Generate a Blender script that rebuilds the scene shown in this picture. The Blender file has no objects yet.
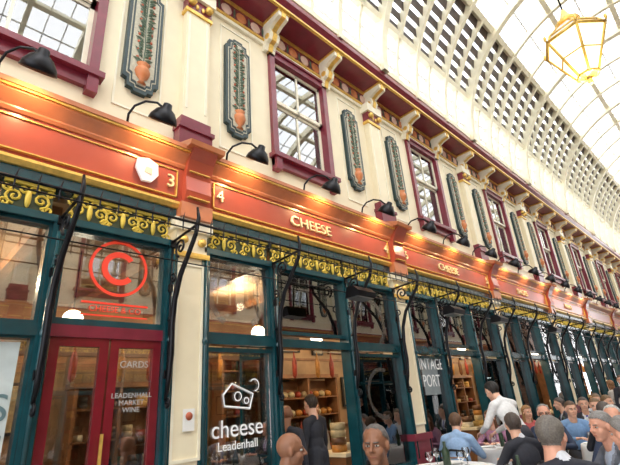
import bpy, math, random
import numpy as np
from mathutils import Vector, Matrix
random.seed(7)
rnd=random.random
COL=bpy.context.scene.collection
# ------------------------------------------------------------------ materials
def mat(name,col,rough=.5,metal=0,var=.12,scale=6,bump=0,emit=None,es=0,coat=0,spec=.5,vscale=None):
    m=bpy.data.materials.new(name);m.use_nodes=True
    nt=m.node_tree;b=nt.nodes['Principled BSDF']
    b.inputs['Roughness'].default_value=rough;b.inputs['Metallic'].default_value=metal
    b.inputs['Specular IOR Level'].default_value=spec
    if coat:b.inputs['Coat Weight'].default_value=coat;b.inputs['Coat Roughness'].default_value=.15
    tc=nt.nodes.new('ShaderNodeTexCoord');n=nt.nodes.new('ShaderNodeTexNoise')
    n.inputs['Scale'].default_value=scale;n.inputs['Detail'].default_value=4
    nt.links.new(tc.outputs['Object'],n.inputs['Vector'])
    r=nt.nodes.new('ShaderNodeValToRGB')
    c=Vector(col)
    r.color_ramp.elements[0].position=.3;r.color_ramp.elements[1].position=.7
    r.color_ramp.elements[0].color=(*[max(0,x*(1-var)) for x in c],1)
    r.color_ramp.elements[1].color=(*[min(1,x*(1+var)) for x in c],1)
    nt.links.new(n.outputs['Fac'],r.inputs['Fac']);nt.links.new(r.outputs['Color'],b.inputs['Base Color'])
    if bump:
        bp=nt.nodes.new('ShaderNodeBump');bp.inputs['Strength'].default_value=bump;bp.inputs['Distance'].default_value=.01
        nt.links.new(n.outputs['Fac'],bp.inputs['Height']);nt.links.new(bp.outputs['Normal'],b.inputs['Normal'])
    if emit:
        b.inputs['Emission Color'].default_value=(*emit,1);b.inputs['Emission Strength'].default_value=es
    return m
def glassmat(name,base=.08,tint=(1,1,1),rough=.01,fres=True,diff=0,diffcol=(1,1,1)):
    m=bpy.data.materials.new(name);m.use_nodes=True;nt=m.node_tree;nt.nodes.clear()
    o=nt.nodes.new('ShaderNodeOutputMaterial');t=nt.nodes.new('ShaderNodeBsdfTransparent');t.inputs[0].default_value=(*tint,1)
    g=nt.nodes.new('ShaderNodeBsdfGlossy');g.inputs['Roughness'].default_value=rough
    mx=nt.nodes.new('ShaderNodeMixShader')
    f=nt.nodes.new('ShaderNodeFresnel');f.inputs[0].default_value=1.5
    ma=nt.nodes.new('ShaderNodeMath');ma.operation='ADD';ma.use_clamp=True;ma.inputs[1].default_value=base
    nt.links.new(f.outputs[0],ma.inputs[0]);nt.links.new(ma.outputs[0],mx.inputs[0])
    nt.links.new(t.outputs[0],mx.inputs[1]);nt.links.new(g.outputs[0],mx.inputs[2])
    out=mx.outputs[0]
    if diff:
        d=nt.nodes.new('ShaderNodeBsdfTranslucent');d.inputs[0].default_value=(*diffcol,1)
        m2=nt.nodes.new('ShaderNodeMixShader');m2.inputs[0].default_value=diff
        nt.links.new(out,m2.inputs[1]);nt.links.new(d.outputs[0],m2.inputs[2]);out=m2.outputs[0]
    nt.links.new(out,o.inputs[0]);return m
CREAM=mat('cream_paint',(.86,.77,.56),.45,var=.04,scale=3,bump=.05)
CREAM2=mat('cream_moulding',(.88,.83,.66),.4,var=.05)
MAROON=mat('maroon_paint',(.20,.02,.04),.3,var=.15,coat=.3)
FASC=mat('fascia_red_paint',(.44,.082,.045),.3,var=.12,scale=2,coat=.4)
FASC2=mat('fascia_orange_moulding',(.56,.19,.08),.3,var=.12,coat=.3)
TEAL=mat('teal_paint',(.005,.055,.07),.25,var=.2,coat=.4)
DGREEN=mat('dark_green_panel',(.03,.045,.015),.4,var=.2)
GOLD=mat('gold_leaf',(.80,.52,.12),.3,metal=.45,var=.15,scale=20)
SCROLL=mat('gilt_scroll_paint',(.66,.50,.07),.4,var=.15,scale=20)
GOLD2=mat('gold_letter',(.9,.74,.42),.35,metal=.1,var=.05)
IRON=mat('black_iron',(.012,.012,.015),.35,metal=.6,var=.2)
DOORRED=mat('door_red_paint',(.19,.012,.02),.25,coat=.5)
WHITE=mat('white_paint',(.85,.85,.82),.5,var=.03)
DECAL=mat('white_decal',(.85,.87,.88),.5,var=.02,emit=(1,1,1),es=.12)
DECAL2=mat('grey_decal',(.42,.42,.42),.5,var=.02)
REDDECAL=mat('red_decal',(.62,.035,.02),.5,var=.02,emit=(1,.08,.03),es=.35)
PINK=mat('pink_stone',(.78,.55,.45),.5)
GLASS=glassmat('shop_glass',.22)
GLASSU=glassmat('upper_glass',.30)
ROOFGL=glassmat('roof_glass',.0,(.98,.99,1),fres=False,diff=.5,diffcol=(.98,.99,1))
RIB=mat('roof_rib_cream',(.88,.82,.62),.45,var=.06)
RIBW=mat('roof_bar_white',(.88,.88,.86),.5,var=.05)
LOUV=mat('roof_louvre_dark',(.085,.06,.05),.5,var=.3)
LEAF=mat('plaque_leaf_green',(.10,.15,.10),.5,var=.3,scale=30)
BERRY=mat('plaque_red',(.50,.12,.06),.5,var=.2)
URN=mat('plaque_urn_orange',(.62,.22,.08),.5,var=.2)
PLQB=mat('plaque_border',(.02,.045,.05),.4)
PLQI=mat('plaque_ground',(.50,.47,.36),.5,var=.2,scale=30)
WOOD=mat('warm_wood',(.24,.11,.045),.45,var=.3,scale=4)
INTW=mat('interior_plaster',(.34,.22,.12),.6,var=.45,scale=1.5)
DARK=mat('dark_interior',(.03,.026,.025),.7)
BLIND=mat('amber_blind',(.62,.45,.22),.6,var=.15)
FLOORM=mat('interior_floor',(.13,.09,.06),.4)
GLOBE=mat('globe_glass',(1,.95,.85),.3,emit=(1,.88,.65),es=9)
BULB=mat('lamp_bulb',(1,.9,.7),.3,emit=(1,.72,.35),es=14)
GOODS=[mat('goods_%d'%i,c,.4,var=.25,scale=15) for i,c in enumerate([(.65,.42,.12),(.5,.42,.25),(.3,.04,.02),(.03,.06,.03),(.7,.65,.5),(.12,.05,.02),(.45,.2,.04),(.03,.03,.03)])]
LINEN=mat('white_tablecloth',(.86,.86,.86),.7,var=.03,bump=.1)
CHROME=mat('brushed_steel',(.5,.5,.52),.3,metal=.9,var=.05)
WGL=glassmat('wine_glass_mat',.12)
CLOCKF=mat('clock_face',(.8,.76,.62),.4,var=.02)
BRICK=bpy.data.materials.new('brick_stone');BRICK.use_nodes=True
_nt=BRICK.node_tree;_b=_nt.nodes['Principled BSDF'];_t=_nt.nodes.new('ShaderNodeTexBrick');_c=_nt.nodes.new('ShaderNodeTexCoord');_m=_nt.nodes.new('ShaderNodeMapping')
_m.inputs['Rotation'].default_value=(math.pi/2,0,math.pi/2);_nt.links.new(_c.outputs['Object'],_m.inputs[0]);_nt.links.new(_m.outputs[0],_t.inputs[0])
_t.inputs['Color1'].default_value=(.36,.2,.13,1);_t.inputs['Color2'].default_value=(.28,.14,.09,1);_t.inputs['Mortar'].default_value=(.5,.42,.33,1);_t.inputs['Scale'].default_value=2
_nt.links.new(_t.outputs[0],_b.inputs['Base Color'])
PAVE=bpy.data.materials.new('stone_paving');PAVE.use_nodes=True
_nt=PAVE.node_tree;_b=_nt.nodes['Principled BSDF'];_t=_nt.nodes.new('ShaderNodeTexBrick');_c=_nt.nodes.new('ShaderNodeTexCoord')
_nt.links.new(_c.outputs['Object'],_t.inputs[0]);_t.inputs['Color1'].default_value=(.42,.40,.37,1);_t.inputs['Color2'].default_value=(.34,.32,.30,1);_t.inputs['Mortar'].default_value=(.15,.15,.15,1);_t.inputs['Scale'].default_value=1.5
_nt.links.new(_t.outputs[0],_b.inputs['Base Color']);_b.inputs['Roughness'].default_value=.6

# ------------------------------------------------------------------ mesh builder
class MB:
    def __init__(s):s.v=[];s.f=[];s.m=[];s.mats=[];s.sm=[]
    def mi(s,m):
        if m not in s.mats:s.mats.append(m)
        return s.mats.index(m)
    def add(s,vs,fs,m,sm=False):
        o=len(s.v);s.v+= [tuple(x) for x in vs];k=s.mi(m)
        for f in fs:s.f.append(tuple(i+o for i in f));s.m.append(k);s.sm.append(sm)
    def box(s,x0,x1,y0,y1,z0,z1,m):
        vs=[(x,y,z) for z in (z0,z1) for y in (y0,y1) for x in (x0,x1)]
        s.add(vs,[(0,2,3,1),(4,5,7,6),(0,1,5,4),(2,6,7,3),(0,4,6,2),(1,3,7,5)],m)
    def prx(s,poly,x0,x1,m):
        n=len(poly);vs=[(x0,*p) for p in poly]+[(x1,*p) for p in poly]
        s.add(vs,[(i,(i+1)%n,(i+1)%n+n,i+n) for i in range(n)]+[tuple(range(n))[::-1],tuple(range(n,2*n))],m)
    def pry(s,poly,y0,y1,m):
        n=len(poly);vs=[(p[0],y0,p[1]) for p in poly]+[(p[0],y1,p[1]) for p in poly]
        s.add(vs,[(i,i+n,(i+1)%n+n,(i+1)%n) for i in range(n)]+[tuple(range(n)),tuple(range(n,2*n))[::-1]],m)
    def tube(s,pts,r,m,seg=6,closed=False):
        pts=[Vector(p) for p in pts];n=len(pts);vs=[]
        if not isinstance(r,(list,tuple)):r=[r]*n
        prev=None
        for i,p in enumerate(pts):
            a=pts[i-1] if i>0 else (pts[-1] if closed else p);b=pts[i+1] if i<n-1 else (pts[0] if closed else p)
            t=(b-a).normalized()
            if prev is None:
                ref=Vector((0,0,1)) if abs(t.z)<.9 else Vector((1,0,0));u=t.cross(ref).normalized()
            else:
                u=(prev-t*prev.dot(t)).normalized()
            prev=u;w=t.cross(u)
            for k in range(seg):
                an=2*math.pi*k/seg;vs.append(p+(u*math.cos(an)+w*math.sin(an))*r[i])
        fs=[]
        for i in range(n if closed else n-1):
            j=(i+1)%n
            for k in range(seg):fs.append((i*seg+k,i*seg+(k+1)%seg,j*seg+(k+1)%seg,j*seg+k))
        if not closed:fs+=[tuple(range(seg))[::-1],tuple((n-1)*seg+k for k in range(seg))]
        s.add(vs,fs,m,seg>4)
    def lathe(s,prof,c,m,seg=16,axis='z'):
        vs=[];n=len(prof)
        for r,h in prof:
            for k in range(seg):
                a=2*math.pi*k/seg
                if axis=='z':vs.append((c[0]+r*math.cos(a),c[1]+r*math.sin(a),c[2]+h))
                else:vs.append((c[0]+r*math.cos(a),c[1]+h,c[2]+r*math.sin(a)))
        fs=[(i*seg+k,i*seg+(k+1)%seg,(i+1)*seg+(k+1)%seg,(i+1)*seg+k) for i in range(n-1) for k in range(seg)]
        s.add(vs,fs,m,True)
    def ball(s,c,r,m,seg=12,rings=8):
        if not isinstance(r,(tuple,list)):r=(r,r,r)
        vs=[];fs=[]
        for i in range(rings+1):
            t=math.pi*i/rings
            for k in range(seg):
                a=2*math.pi*k/seg;vs.append((c[0]+r[0]*math.sin(t)*math.cos(a),c[1]+r[1]*math.sin(t)*math.sin(a),c[2]+r[2]*math.cos(t)))
        for i in range(rings):
            for k in range(seg):fs.append((i*seg+k,(i+1)*seg+k,(i+1)*seg+(k+1)%seg,i*seg+(k+1)%seg))
        s.add(vs,fs,m,True)
    def mesh(s,name):
        me=bpy.data.meshes.new(name);me.from_pydata(s.v,[],s.f)
        for m in s.mats:me.materials.append(m)
        me.polygons.foreach_set('material_index',s.m);me.polygons.foreach_set('use_smooth',s.sm);me.update();return me
def obj(name,me,loc=(0,0,0),rot=0,parent=None):
    o=bpy.data.objects.new(name,me);o.location=loc;o.rotation_euler=(0,0,rot);COL.objects.link(o)
    if parent:o.parent=parent
    return o
def empty(name,loc=(0,0,0),rot=0,parent=None):
    o=obj(name,None,loc,rot,parent);o.empty_display_size=.2;return o
def text(name,body,size,loc,m,parent=None,ext=.006,align='CENTER',rot=(math.pi/2,0,0),sx=1):
    cu=bpy.data.curves.new(name,'FONT');cu.body=body;cu.size=size;cu.extrude=ext;cu.align_x=align;cu.align_y='CENTER'
    t=bpy.data.objects.new(name,cu);COL.objects.link(t)
    dg=bpy.context.evaluated_depsgraph_get();me=bpy.data.meshes.new_from_object(t.evaluated_get(dg));bpy.data.objects.remove(t)
    me.materials.clear();me.materials.append(m)
    o=obj(name,me,loc);o.rotation_euler=rot;o.scale=(sx,1,1)
    if parent:o.parent=parent
    return o
def spiral(cx,cz,r0,r1,a0,turns,n=18):
    return [(cx+(r0+(r1-r0)*i/n)*math.cos(a0+turns*2*math.pi*i/n),cz+(r0+(r1-r0)*i/n)*math.sin(a0+turns*2*math.pi*i/n)) for i in range(n+1)]

B=4.3;X0=2.57
def bx(k):return X0+B*(k-.5)     # bay centre
KS=list(range(-1,8))
XL=X0+B*(KS[0]-1);XR=X0+B*KS[-1]
# ------------------------------------------------------------------ upper wall bay
def upper_bay(w):
    b=MB();y=.12
    zb,zt=5.35,7.42
    b.box(-2.15,-w,y,.4,4.4,7.62,CREAM);b.box(w,2.15,y,.4,4.4,7.62,CREAM)
    b.box(-w,w,y,.4,4.4,zb,CREAM);b.box(-w,w,y,.4,zt,7.62,CREAM)
    for sx in (-1,1):
        x=sx*1.4
        for (a,c,d,e) in ((x-.30,x-.275,5.12,7.42),(x+.275,x+.30,5.12,7.42)):b.box(a,c,y-.015,y,d,e,CREAM2)
        b.box(x-.30,x+.30,y-.015,y,7.42,7.45,CREAM2);b.box(x-.30,x+.30,y-.015,y,5.09,5.12,CREAM2)
    b.box(-2.15,2.15,y-.05,y,4.62,4.76,MAROON)
    b.box(-2.15,2.15,y-.03,y,4.76,4.82,CREAM2)
    b.box(-2.15,2.15,y-.05,y,7.55,7.62,CREAM2)
    return b.mesh('upper_wall')
def sash_window(open_amb,w=.66):
    b=MB();zb,zt=5.35,7.42
    f=.10
    b.box(-w-.06,-w+f-.05,.05,.3,zb,zt,MAROON);b.box(w-f+.05,w+.06,.05,.3,zb,zt,MAROON)
    b.box(-w-.06,w+.06,.05,.3,zt-.05,zt+.06,MAROON);b.box(-w-.11,w+.11,.02,.3,zt+.06,zt+.10,MAROON)
    b.box(-w-.11,w+.11,-.03,.3,zb-.08,zb,MAROON);b.box(-w-.06,w+.06,.05,.12,zb-.22,zb-.08,MAROON)
    for sx in(-1,1):b.box(sx*(w)-.06,sx*(w)+.06,.0,.12,zb-.30,zb-.08,MAROON)
    iw=w-.05
    zm=(zb+zt)/2+.1
    for (z0,z1,yy) in ((zb,zm,.2),(zm,zt-.05,.15)):
        b.box(-iw,-iw+.055,yy,yy+.04,z0,z1,CREAM2);b.box(iw-.055,iw,yy,yy+.04,z0,z1,CREAM2)
        b.box(-iw,iw,yy,yy+.04,z0,z0+.065,CREAM2);b.box(-iw,iw,yy,yy+.04,z1-.055,z1,CREAM2)
        b.box(-.016,.016,yy,yy+.04,z0,z1,CREAM2)
        b.box(-iw+.055,iw-.055,yy+.018,yy+.022,z0+.065,z1-.055,GLASSU)
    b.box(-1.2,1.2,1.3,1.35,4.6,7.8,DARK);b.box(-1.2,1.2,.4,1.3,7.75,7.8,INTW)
    b.box(-1.2,-1.15,.4,1.3,4.6,7.8,INTW);b.box(1.15,1.2,.4,1.3,4.6,7.8,INTW)
    if open_amb:
        b.box(-iw,iw,.27,.29,zb,zb+.75,BLIND);b.box(-iw,-.05,.27,.285,zm,zt,BLIND)
    else:b.box(-iw,iw,.27,.29,zm+.2,zt,BLIND)
    return b.mesh('sash_window')
def plaque():
    b=MB();w=.2;h=.9
    def outline(w,h):
        P=[]
        for sx,sz in((1,1),(-1,1),(-1,-1),(1,-1)):
            q=[(w,h-.18),(w*.75,h-.16),(w*.72,h-.05),(w*.4,h-.04),(w*.35,h)]
            if sx*sz<0:q=q[::-1]
            P+=[(sx*a,sz*c) for a,c in q]
        return P
    b.pry(outline(w+.03,h+.03),.05,.12,PLQB)
    b.pry(outline(w-.008,h-.025),.045,.06,PLQI)
    b.pry(outline(w-.022,h-.04),.04,.055,PLQB)
    b.pry(outline(w-.045,h-.07),.035,.05,PLQI)
    b.lathe([(0,0),(.06,.0),(.025,.05),(.075,.1),(.10,.17),(.085,.23),(.055,.26),(.085,.30),(0,.30)],(0,.04,-.80),URN,12)
    b.tube([(0.0,.03,-.5),(.012,.03,-.2),(-.012,.03,.2),(0,.03,.75)],.008,LEAF,4)
    random.seed(3)
    for i in range(60):
        z=-.5+i*.0215;sx=-1 if i%2 else 1
        L=.07+.06*abs(math.sin(i*.55));a=random.uniform(.0,.9);ww=.022+.012*rnd()
        c=Vector((sx*.012,.028,z));d=Vector((sx*math.cos(a),0,math.sin(a)));n=Vector((-d.z,0,d.x))
        b.add([c,c+d*L*.5+n*ww,c+d*L,c+d*L*.5-n*ww,c+d*L*.5+Vector((0,-.02,0))],[(0,1,4),(1,2,4),(2,3,4),(3,0,4)],LEAF)
        if i%3==0:b.ball((sx*.08,.03,z+.03),.02,BERRY,6,4)
    return b.mesh('wall_plaque')
def pilaster():
    b=MB();C=CREAM2
    b.box(-.27,.27,-.06,.4,0,.3,MAROON);b.box(-.24,.24,-.03,.4,.3,.95,MAROON);b.box(-.26,.26,-.05,.4,.95,1.05,MAROON)
    b.box(-.2,.2,0,.4,1.05,3.3,CREAM)
    for a,c in((-.17,-.14),(.14,.17)):b.box(a,c,-.015,0,1.2,3.2,C)
    b.box(-.17,.17,-.015,0,1.17,1.2,C);b.box(-.17,.17,-.015,0,3.2,3.23,C)
    b.box(-.23,.23,-.04,.4,3.3,3.36,GOLD);b.box(-.2,.2,-.02,.4,3.36,3.62,CREAM);b.box(-.25,.25,-.07,.4,3.62,3.76,C)
    for sx in(-1,1):b.lathe([(.0,-.07),(.05,-.065),(.05,0),(0,0)],(sx*.12,0,3.5),GOLD,10,'y')
    b.box(-.21,.21,-.12,.4,3.76,3.95,FASC2)
    b.prx([(.4,3.95),(-.1,3.95),(-.15,4.1),(-.12,4.3),(-.2,4.5),(-.3,4.62),(.4,4.62)],-.17,.17,FASC)
    for z in(4.0,4.35):b.box(-.14,.14,-.17,-.1,z,z+.012,GOLD)
    b.prx([(.4,4.62),(-.34,4.62),(-.36,4.68),(.0,4.80),(.4,4.80)],-.24,.24,FASC2)
    b.box(-.24,.24,-.04,.4,4.80,5.04,MAROON);b.box(-.26,.26,-.07,.4,5.04,5.10,MAROON);b.box(-.22,.22,-.03,.4,5.10,5.24,MAROON)
    b.box(-.19,.19,0,.4,5.24,7.2,CREAM)
    for a,c in((-.16,-.13),(.13,.16)):b.box(a,c,-.012,0,5.4,7.1,C)
    b.box(-.22,.22,-.03,.4,7.14,7.2,GOLD);b.box(-.2,.2,-.03,.4,7.2,7.42,MAROON);b.box(-.25,.25,-.08,.4,7.42,7.62,C)
    for sx in(-1,1):
        b.lathe([(0,-.09),(.06,-.08),(.06,0),(0,0)],(sx*.14,-.02,7.32),GOLD,10,'y')
        b.ball((sx*.05,-.04,7.28),(.03,.02,.05),GOLD,8,5)
    return b.mesh('pilaster')
def _scr(x):
    vs=[];n=12
    for k in range(n):vs.append((x,-.03+.055*math.cos(6.283*k/n),7.66+.055*math.sin(6.283*k/n)))
    for k in range(n):vs.append((x+.015,-.03+.055*math.cos(6.283*k/n),7.66+.055*math.sin(6.283*k/n)))
    return vs,[tuple(range(n)),tuple(range(n,2*n))[::-1]]+[(k,(k+1)%n,(k+1)%n+n,k+n) for k in range(n)]
def console():
    b=MB()
    P=[(.12,7.42),(.04,7.42),(.0,7.55),(-.08,7.58),(-.12,7.70),(-.09,7.80),(-.2,7.86),(-.36,7.9),(-.37,8.03),(.12,8.03)]
    b.prx(P,-.11,.11,CREAM2)
    b.prx([(p[0]-.012,p[1]) for p in P],-.045,.045,GOLD)
    b.box(-.13,.13,-.38,.1,7.99,8.03,GOLD)
    for x in(-.125,.11):b.add(*_scr(x),GOLD)
    return b.mesh('cornice_console')
def cornice(L):
    b=MB()
    b.box(0,L,.08,.4,7.62,8.03,MAROON)
    b.box(0,L,.05,.08,7.62,7.67,GOLD);b.box(0,L,.05,.08,7.97,8.03,GOLD)
    n=int(L/.3)
    for i in range(n):
        x=(i+.5)*L/n
        b.lathe([(0,-.03),(.03,-.02),(.05,-.03),(.09,-.015),(.11,0)],(x,.08,7.82),URN if i%2 else PINK,10,'y')
        b.ball((x+.15,.07,7.82),(.02,.02,.1),LEAF,6,4)
    b.prx([(.4,8.03),(-.36,8.03),(-.40,8.08),(-.40,8.12),(-.47,8.2),(-.47,8.3),(.4,8.3)],0,L,MAROON)
    b.prx([(-.37,8.035),(-.42,8.035),(-.42,8.075),(-.37,8.075)],0,L,GOLD)
    b.box(0,L,-.44,-.36,8.3,8.36,FASC2)
    return b.mesh('cornice')
def fascia():
    b=MB();h=2.15-.17
    b.box(-2.15,2.15,-.0,.2,3.76,3.88,TEAL)
    b.prx([(.2,3.88),(-.03,3.88),(-.07,3.92),(-.07,3.95),(.2,3.95)],-h,h,GOLD)
    b.prx([(.2,3.95),(-.03,3.95),(-.06,4.40),(.2,4.40)],-h,h,FASC)
    for z in(4.0,4.35):b.box(-h+.08,h-.08,-.075,-.04,z,z+.012,GOLD)
    for x in(-h+.08,h-.092):b.box(x,x+.012,-.075,-.04,4.0,4.35,GOLD)
    b.prx([(.2,4.40),(-.08,4.40),(-.1,4.43),(-.1,4.45),(-.15,4.50),(-.2,4.55),(-.2,4.57),(.2,4.57)],-h,h,FASC2)
    b.box(-h,h,-.225,.2,4.57,4.595,GOLD)
    b.prx([(.2,4.595),(-.24,4.595),(-.24,4.65),(.2,4.72)],-h,h,FASC2)
    b.box(-2.15,2.15,.15,.4,3.76,4.62,DARK)
    return b.mesh('fascia')
def frieze(x0,x1,b):
    b.box(x0,x1,.06,.12,3.46,3.76,DGREEN)
    b.box(x0,x1,.03,.06,3.44,3.47,SCROLL);b.box(x0,x1,.03,.06,3.73,3.76,SCROLL)
    n=max(1,round((x1-x0)/.40));w=(x1-x0)/n
    for i in range(n):
        cx=x0+(i+.5)*w
        for sx in(-1,1):
            for r0,cc,zz,tt,a in((.08,.11,3.60,1.5,-math.pi/2),(.045,.04,3.69,1.1,0),(.045,.175,3.52,1.1,math.pi),(.04,.18,3.68,1.1,0)):
                sp=spiral(cx+sx*cc,zz,r0,.008,a,sx*tt,13)
                b.tube([(p[0],.05,p[1]) for p in sp],.013,SCROLL,4)
        b.ball((cx,.045,3.6),(.028,.02,.10),SCROLL,8,6)
def frame_rect(b,x0,x1,z0,z1,t,m,y0=.04,y1=.16,g=GLASS):
    b.box(x0,x0+t,y0,y1,z0,z1,m);b.box(x1-t,x1,y0,y1,z0,z1,m)
    b.box(x0+t,x1-t,y0,y1,z0,z0+t,m);b.box(x0+t,x1-t,y0,y1,z1-t,z1,m)
    if g:b.box(x0+t,x1-t,(y0+y1)/2-.004,(y0+y1)/2+.004,z0+t,z1-t,g)
def shopfront(kind):
    b=MB()
    if kind=='A':
        cols=[(-1.95,-.93),(-.93,.2),(.2,.72)]
        for a,c in cols:
            frame_rect(b,a,c,2.42,3.42,.05,TEAL);frame_rect(b,a,c,.62,2.36,.05,TEAL)
            b.box(a,c,.05,.16,.12,.62,TEAL);frame_rect(b,a+.08,c-.08,.2,.55,.03,TEAL,.03,.06,None)
            frieze(a+.05,c-.05,b)
        frame_rect(b,.78,1.9,2.45,3.42,.06,TEAL);frieze(.84,1.86,b)
        posts=[-1.95,-.93,.2,.75,1.93]
        for a,c in((.83,1.34),(1.36,1.87)):
            frame_rect(b,a,c,.7,2.34,.08,DOORRED,.06,.12);b.box(a,c,.06,.12,.02,.7,DOORRED)
            frame_rect(b,a+.08,c-.08,.15,.6,.03,DOORRED,.04,.07,None)
        b.box(1.36-.03,1.36-.01,.0,.03,.95,1.5,GOLD)
        b.box(.78,1.93,.04,.2,2.34,2.45,MAROON)
    else:
        cols=[(-1.95,-.9),(.62,1.95)]
        for a,c in cols:
            frame_rect(b,a,c,2.42,3.42,.05,TEAL);frame_rect(b,a,c,.62,2.30,.05,TEAL)
            b.box(a,c,.05,.16,.12,.62,TEAL);frame_rect(b,a+.08,c-.08,.2,.55,.03,TEAL,.03,.06,None)
            frieze(a+.05,c-.05,b)
        frame_rect(b,-.9,.62,2.5,3.42,.05,TEAL);frieze(-.85,.57,b)
        posts=[-1.95,-.88,.6,1.95]
        b.box(-.86,-.82,.2,.82,.05,.6,TEAL)
        for z0,z1 in((.05,.15),(1.0,1.08),(2.24,2.34)):b.box(-.86,-.82,.2,.85,z0,z1,TEAL)
        for y in(.16,.77):b.box(-.86,-.82,y,y+.08,.05,2.34,TEAL)
        b.box(-.845,-.84,.24,.77,.6,2.24,GLASS)
    for x in posts:
        b.box(x-.055,x+.055,-.01,.17,.1,3.46,TEAL)
        b.tube([(x,-.02,.7),(x,-.02,3.3)],.022,TEAL,8)
        b.ball((x,-.02,2.35),(.04,.035,.05),TEAL,8,6)
    b.box(-1.98,1.98,-.02,.18,3.40,3.47,TEAL);b.box(-1.98,1.98 if kind=='B' else .75,-.0,.17,2.33 ,2.44,TEAL)
    b.box(-2.0,2.0,0,.2,0,.12,IRON) if kind=='A' else (b.box(-2,-.9,0,.2,0,.12,IRON),b.box(.6,2,0,.2,0,.12,IRON))
    return b.mesh('shopfront_frame')
def interior():
    b=MB();random.seed(21)
    b.box(-2.15,2.15,.2,4.6,-.02,.02,FLOORM);b.box(-2.15,2.15,4.5,4.6,0,3.8,INTW);b.box(-2.15,2.15,.2,4.6,3.7,3.76,INTW)
    for z in(1.0,2.75):b.box(-2.15,2.15,4.45,4.5,z,z+.06,WOOD)
    for x,z,w_,h_ in((-1.7,3.1,.5,.35),(-.9,3.15,.6,.4),(.1,3.1,.4,.4),(.9,3.12,.7,.35),(1.75,3.1,.4,.4),(1.3,1.9,.6,.8),(-1.3,1.9,.5,.7)):
        b.box(x-w_/2,x+w_/2,4.40,4.47,z-h_/2,z+h_/2,GOODS[random.choice((3,5,7))]);b.box(x-w_/2+.05,x+w_/2-.05,4.385,4.40,z-h_/2+.05,z+h_/2-.05,GOODS[random.choice((0,1,4,6))])
    for x in(-2.1,-.7,.7):b.box(x,x+.12,.3,4.5,3.56,3.7,WOOD)
    b.tube([(-1.9,2.6,2.7),(1.9,2.6,2.7)],.012,CHROME,5)
    for i in range(9):
        x=-1.8+i*.45+random.uniform(-.05,.05);b.tube([(x,2.6,2.7),(x,2.6,2.6),(x+.01,2.6,2.45),(x,2.6,2.2),(x,2.6,2.14)],[.005,.02,.055,.05,.01],random.choice((GOODS[2],GOODS[5],GOODS[6])),8)
    return b.mesh('shop_interior')
def bottle(b,x,y,z,s,g):b.lathe([(0,0),(.036*s,0),(.037*s,.18*s),(.014*s,.23*s),(.014*s,.3*s),(0,.3*s)],(x,y,z),g,8)
def shelves(seed,spans):
    b=MB();random.seed(seed)
    for (a,c,top) in spans:
        for x in(a,(a+c)/2,c):b.box(x-.03,x+.03,3.9,4.3,0,top+.05,WOOD)
        b.box(a-.06,c+.06,3.86,4.34,top+.05,top+.14,WOOD)
        z=.1
        while z<top:
            b.box(a,c,3.9,4.3,z-.03,z,WOOD)
            x=a+.08;typ=random.choice((0,0,1,1,3))
            while x<c-.16:
                g=random.choice(GOODS)
                if typ==0:bottle(b,x+.04,4.02,z,random.uniform(.9,1.1),random.choice((GOODS[3],GOODS[5],GOODS[2],GOODS[7])));x+=.1+(.12 if rnd()<.15 else 0)
                elif typ==1:
                    w=random.uniform(.14,.26);b.lathe([(0,0),(w/2,0),(w/2+.01,.05),(w/2,.1),(0,.1)],(x+w/2,4.05,z),g,10)
                    if rnd()<.5:b.lathe([(0,0),(w/2,0),(w/2+.01,.05),(w/2,.1),(0,.1)],(x+w/2,4.05,z+.1),g,10)
                    x+=w+.08
                else:
                    w=random.uniform(.12,.2);b.ball((x+w/2,4.05,z+.07),(w/2,.09,.08),random.choice((GOODS[2],GOODS[6],GOODS[1])),8,6);x+=w+.04
            z+=random.choice((.36,.42,.50))
        b.box(a,c,4.28,4.32,0,top,WOOD)
    b.box(-1.9,-1.0,.5,1.1,0,.85,WOOD);b.box(-1.95,-.95,.45,1.15,.85,.9,CREAM)
    b.box(.8,1.85,.5,1.1,0,.85,WOOD);b.box(.75,1.9,.45,1.15,.85,.9,CREAM)
    for cx in(-1.7,-1.4,-1.15,.95,1.25,1.6):
        for j in range(random.randint(1,4)):
            b.lathe([(0,0),(.12,0),(.125,.05),(.12,.1),(0,.1)],(cx,.75,.9+j*.105),random.choice(GOODS[:2]+GOODS[4:7]),12)
    for i in range(9):bottle(b,-1.85+i*.1,.55,.9,1,random.choice((GOODS[3],GOODS[5])))
    return b.mesh('stocked_shelves')
def globe():
    b=MB();b.ball((0,0,0),.12,GLOBE,16,10);b.tube([(0,0,.12),(0,0,.9)],.01,IRON,5);b.lathe([(.0,.13),(.05,.13),(.05,.1),(.06,.09)],(0,0,0),GOLD,10)
    return b.mesh('globe_pendant_lamp')
def rail():
    b=MB()
    b.tube([(-2.15,-.56,3.48),(2.15,-.56,3.48)],.014,IRON,6);b.tube([(-2.15,-.56,3.40),(2.15,-.56,3.40)],.009,IRON,5)
    b.tube([(-2.15,-.30,3.12),(2.15,-.30,3.12)],.008,IRON,5)
    n=26
    for i in range(n):
        x=-2.15+(i+.5)*B/n
        b.tube([(x,-.56,3.37),(x,-.56,3.5),(x+.015,-.56,3.58)],[.006,.009,.001],IRON,4)
    return b.mesh('awning_rail')
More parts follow.
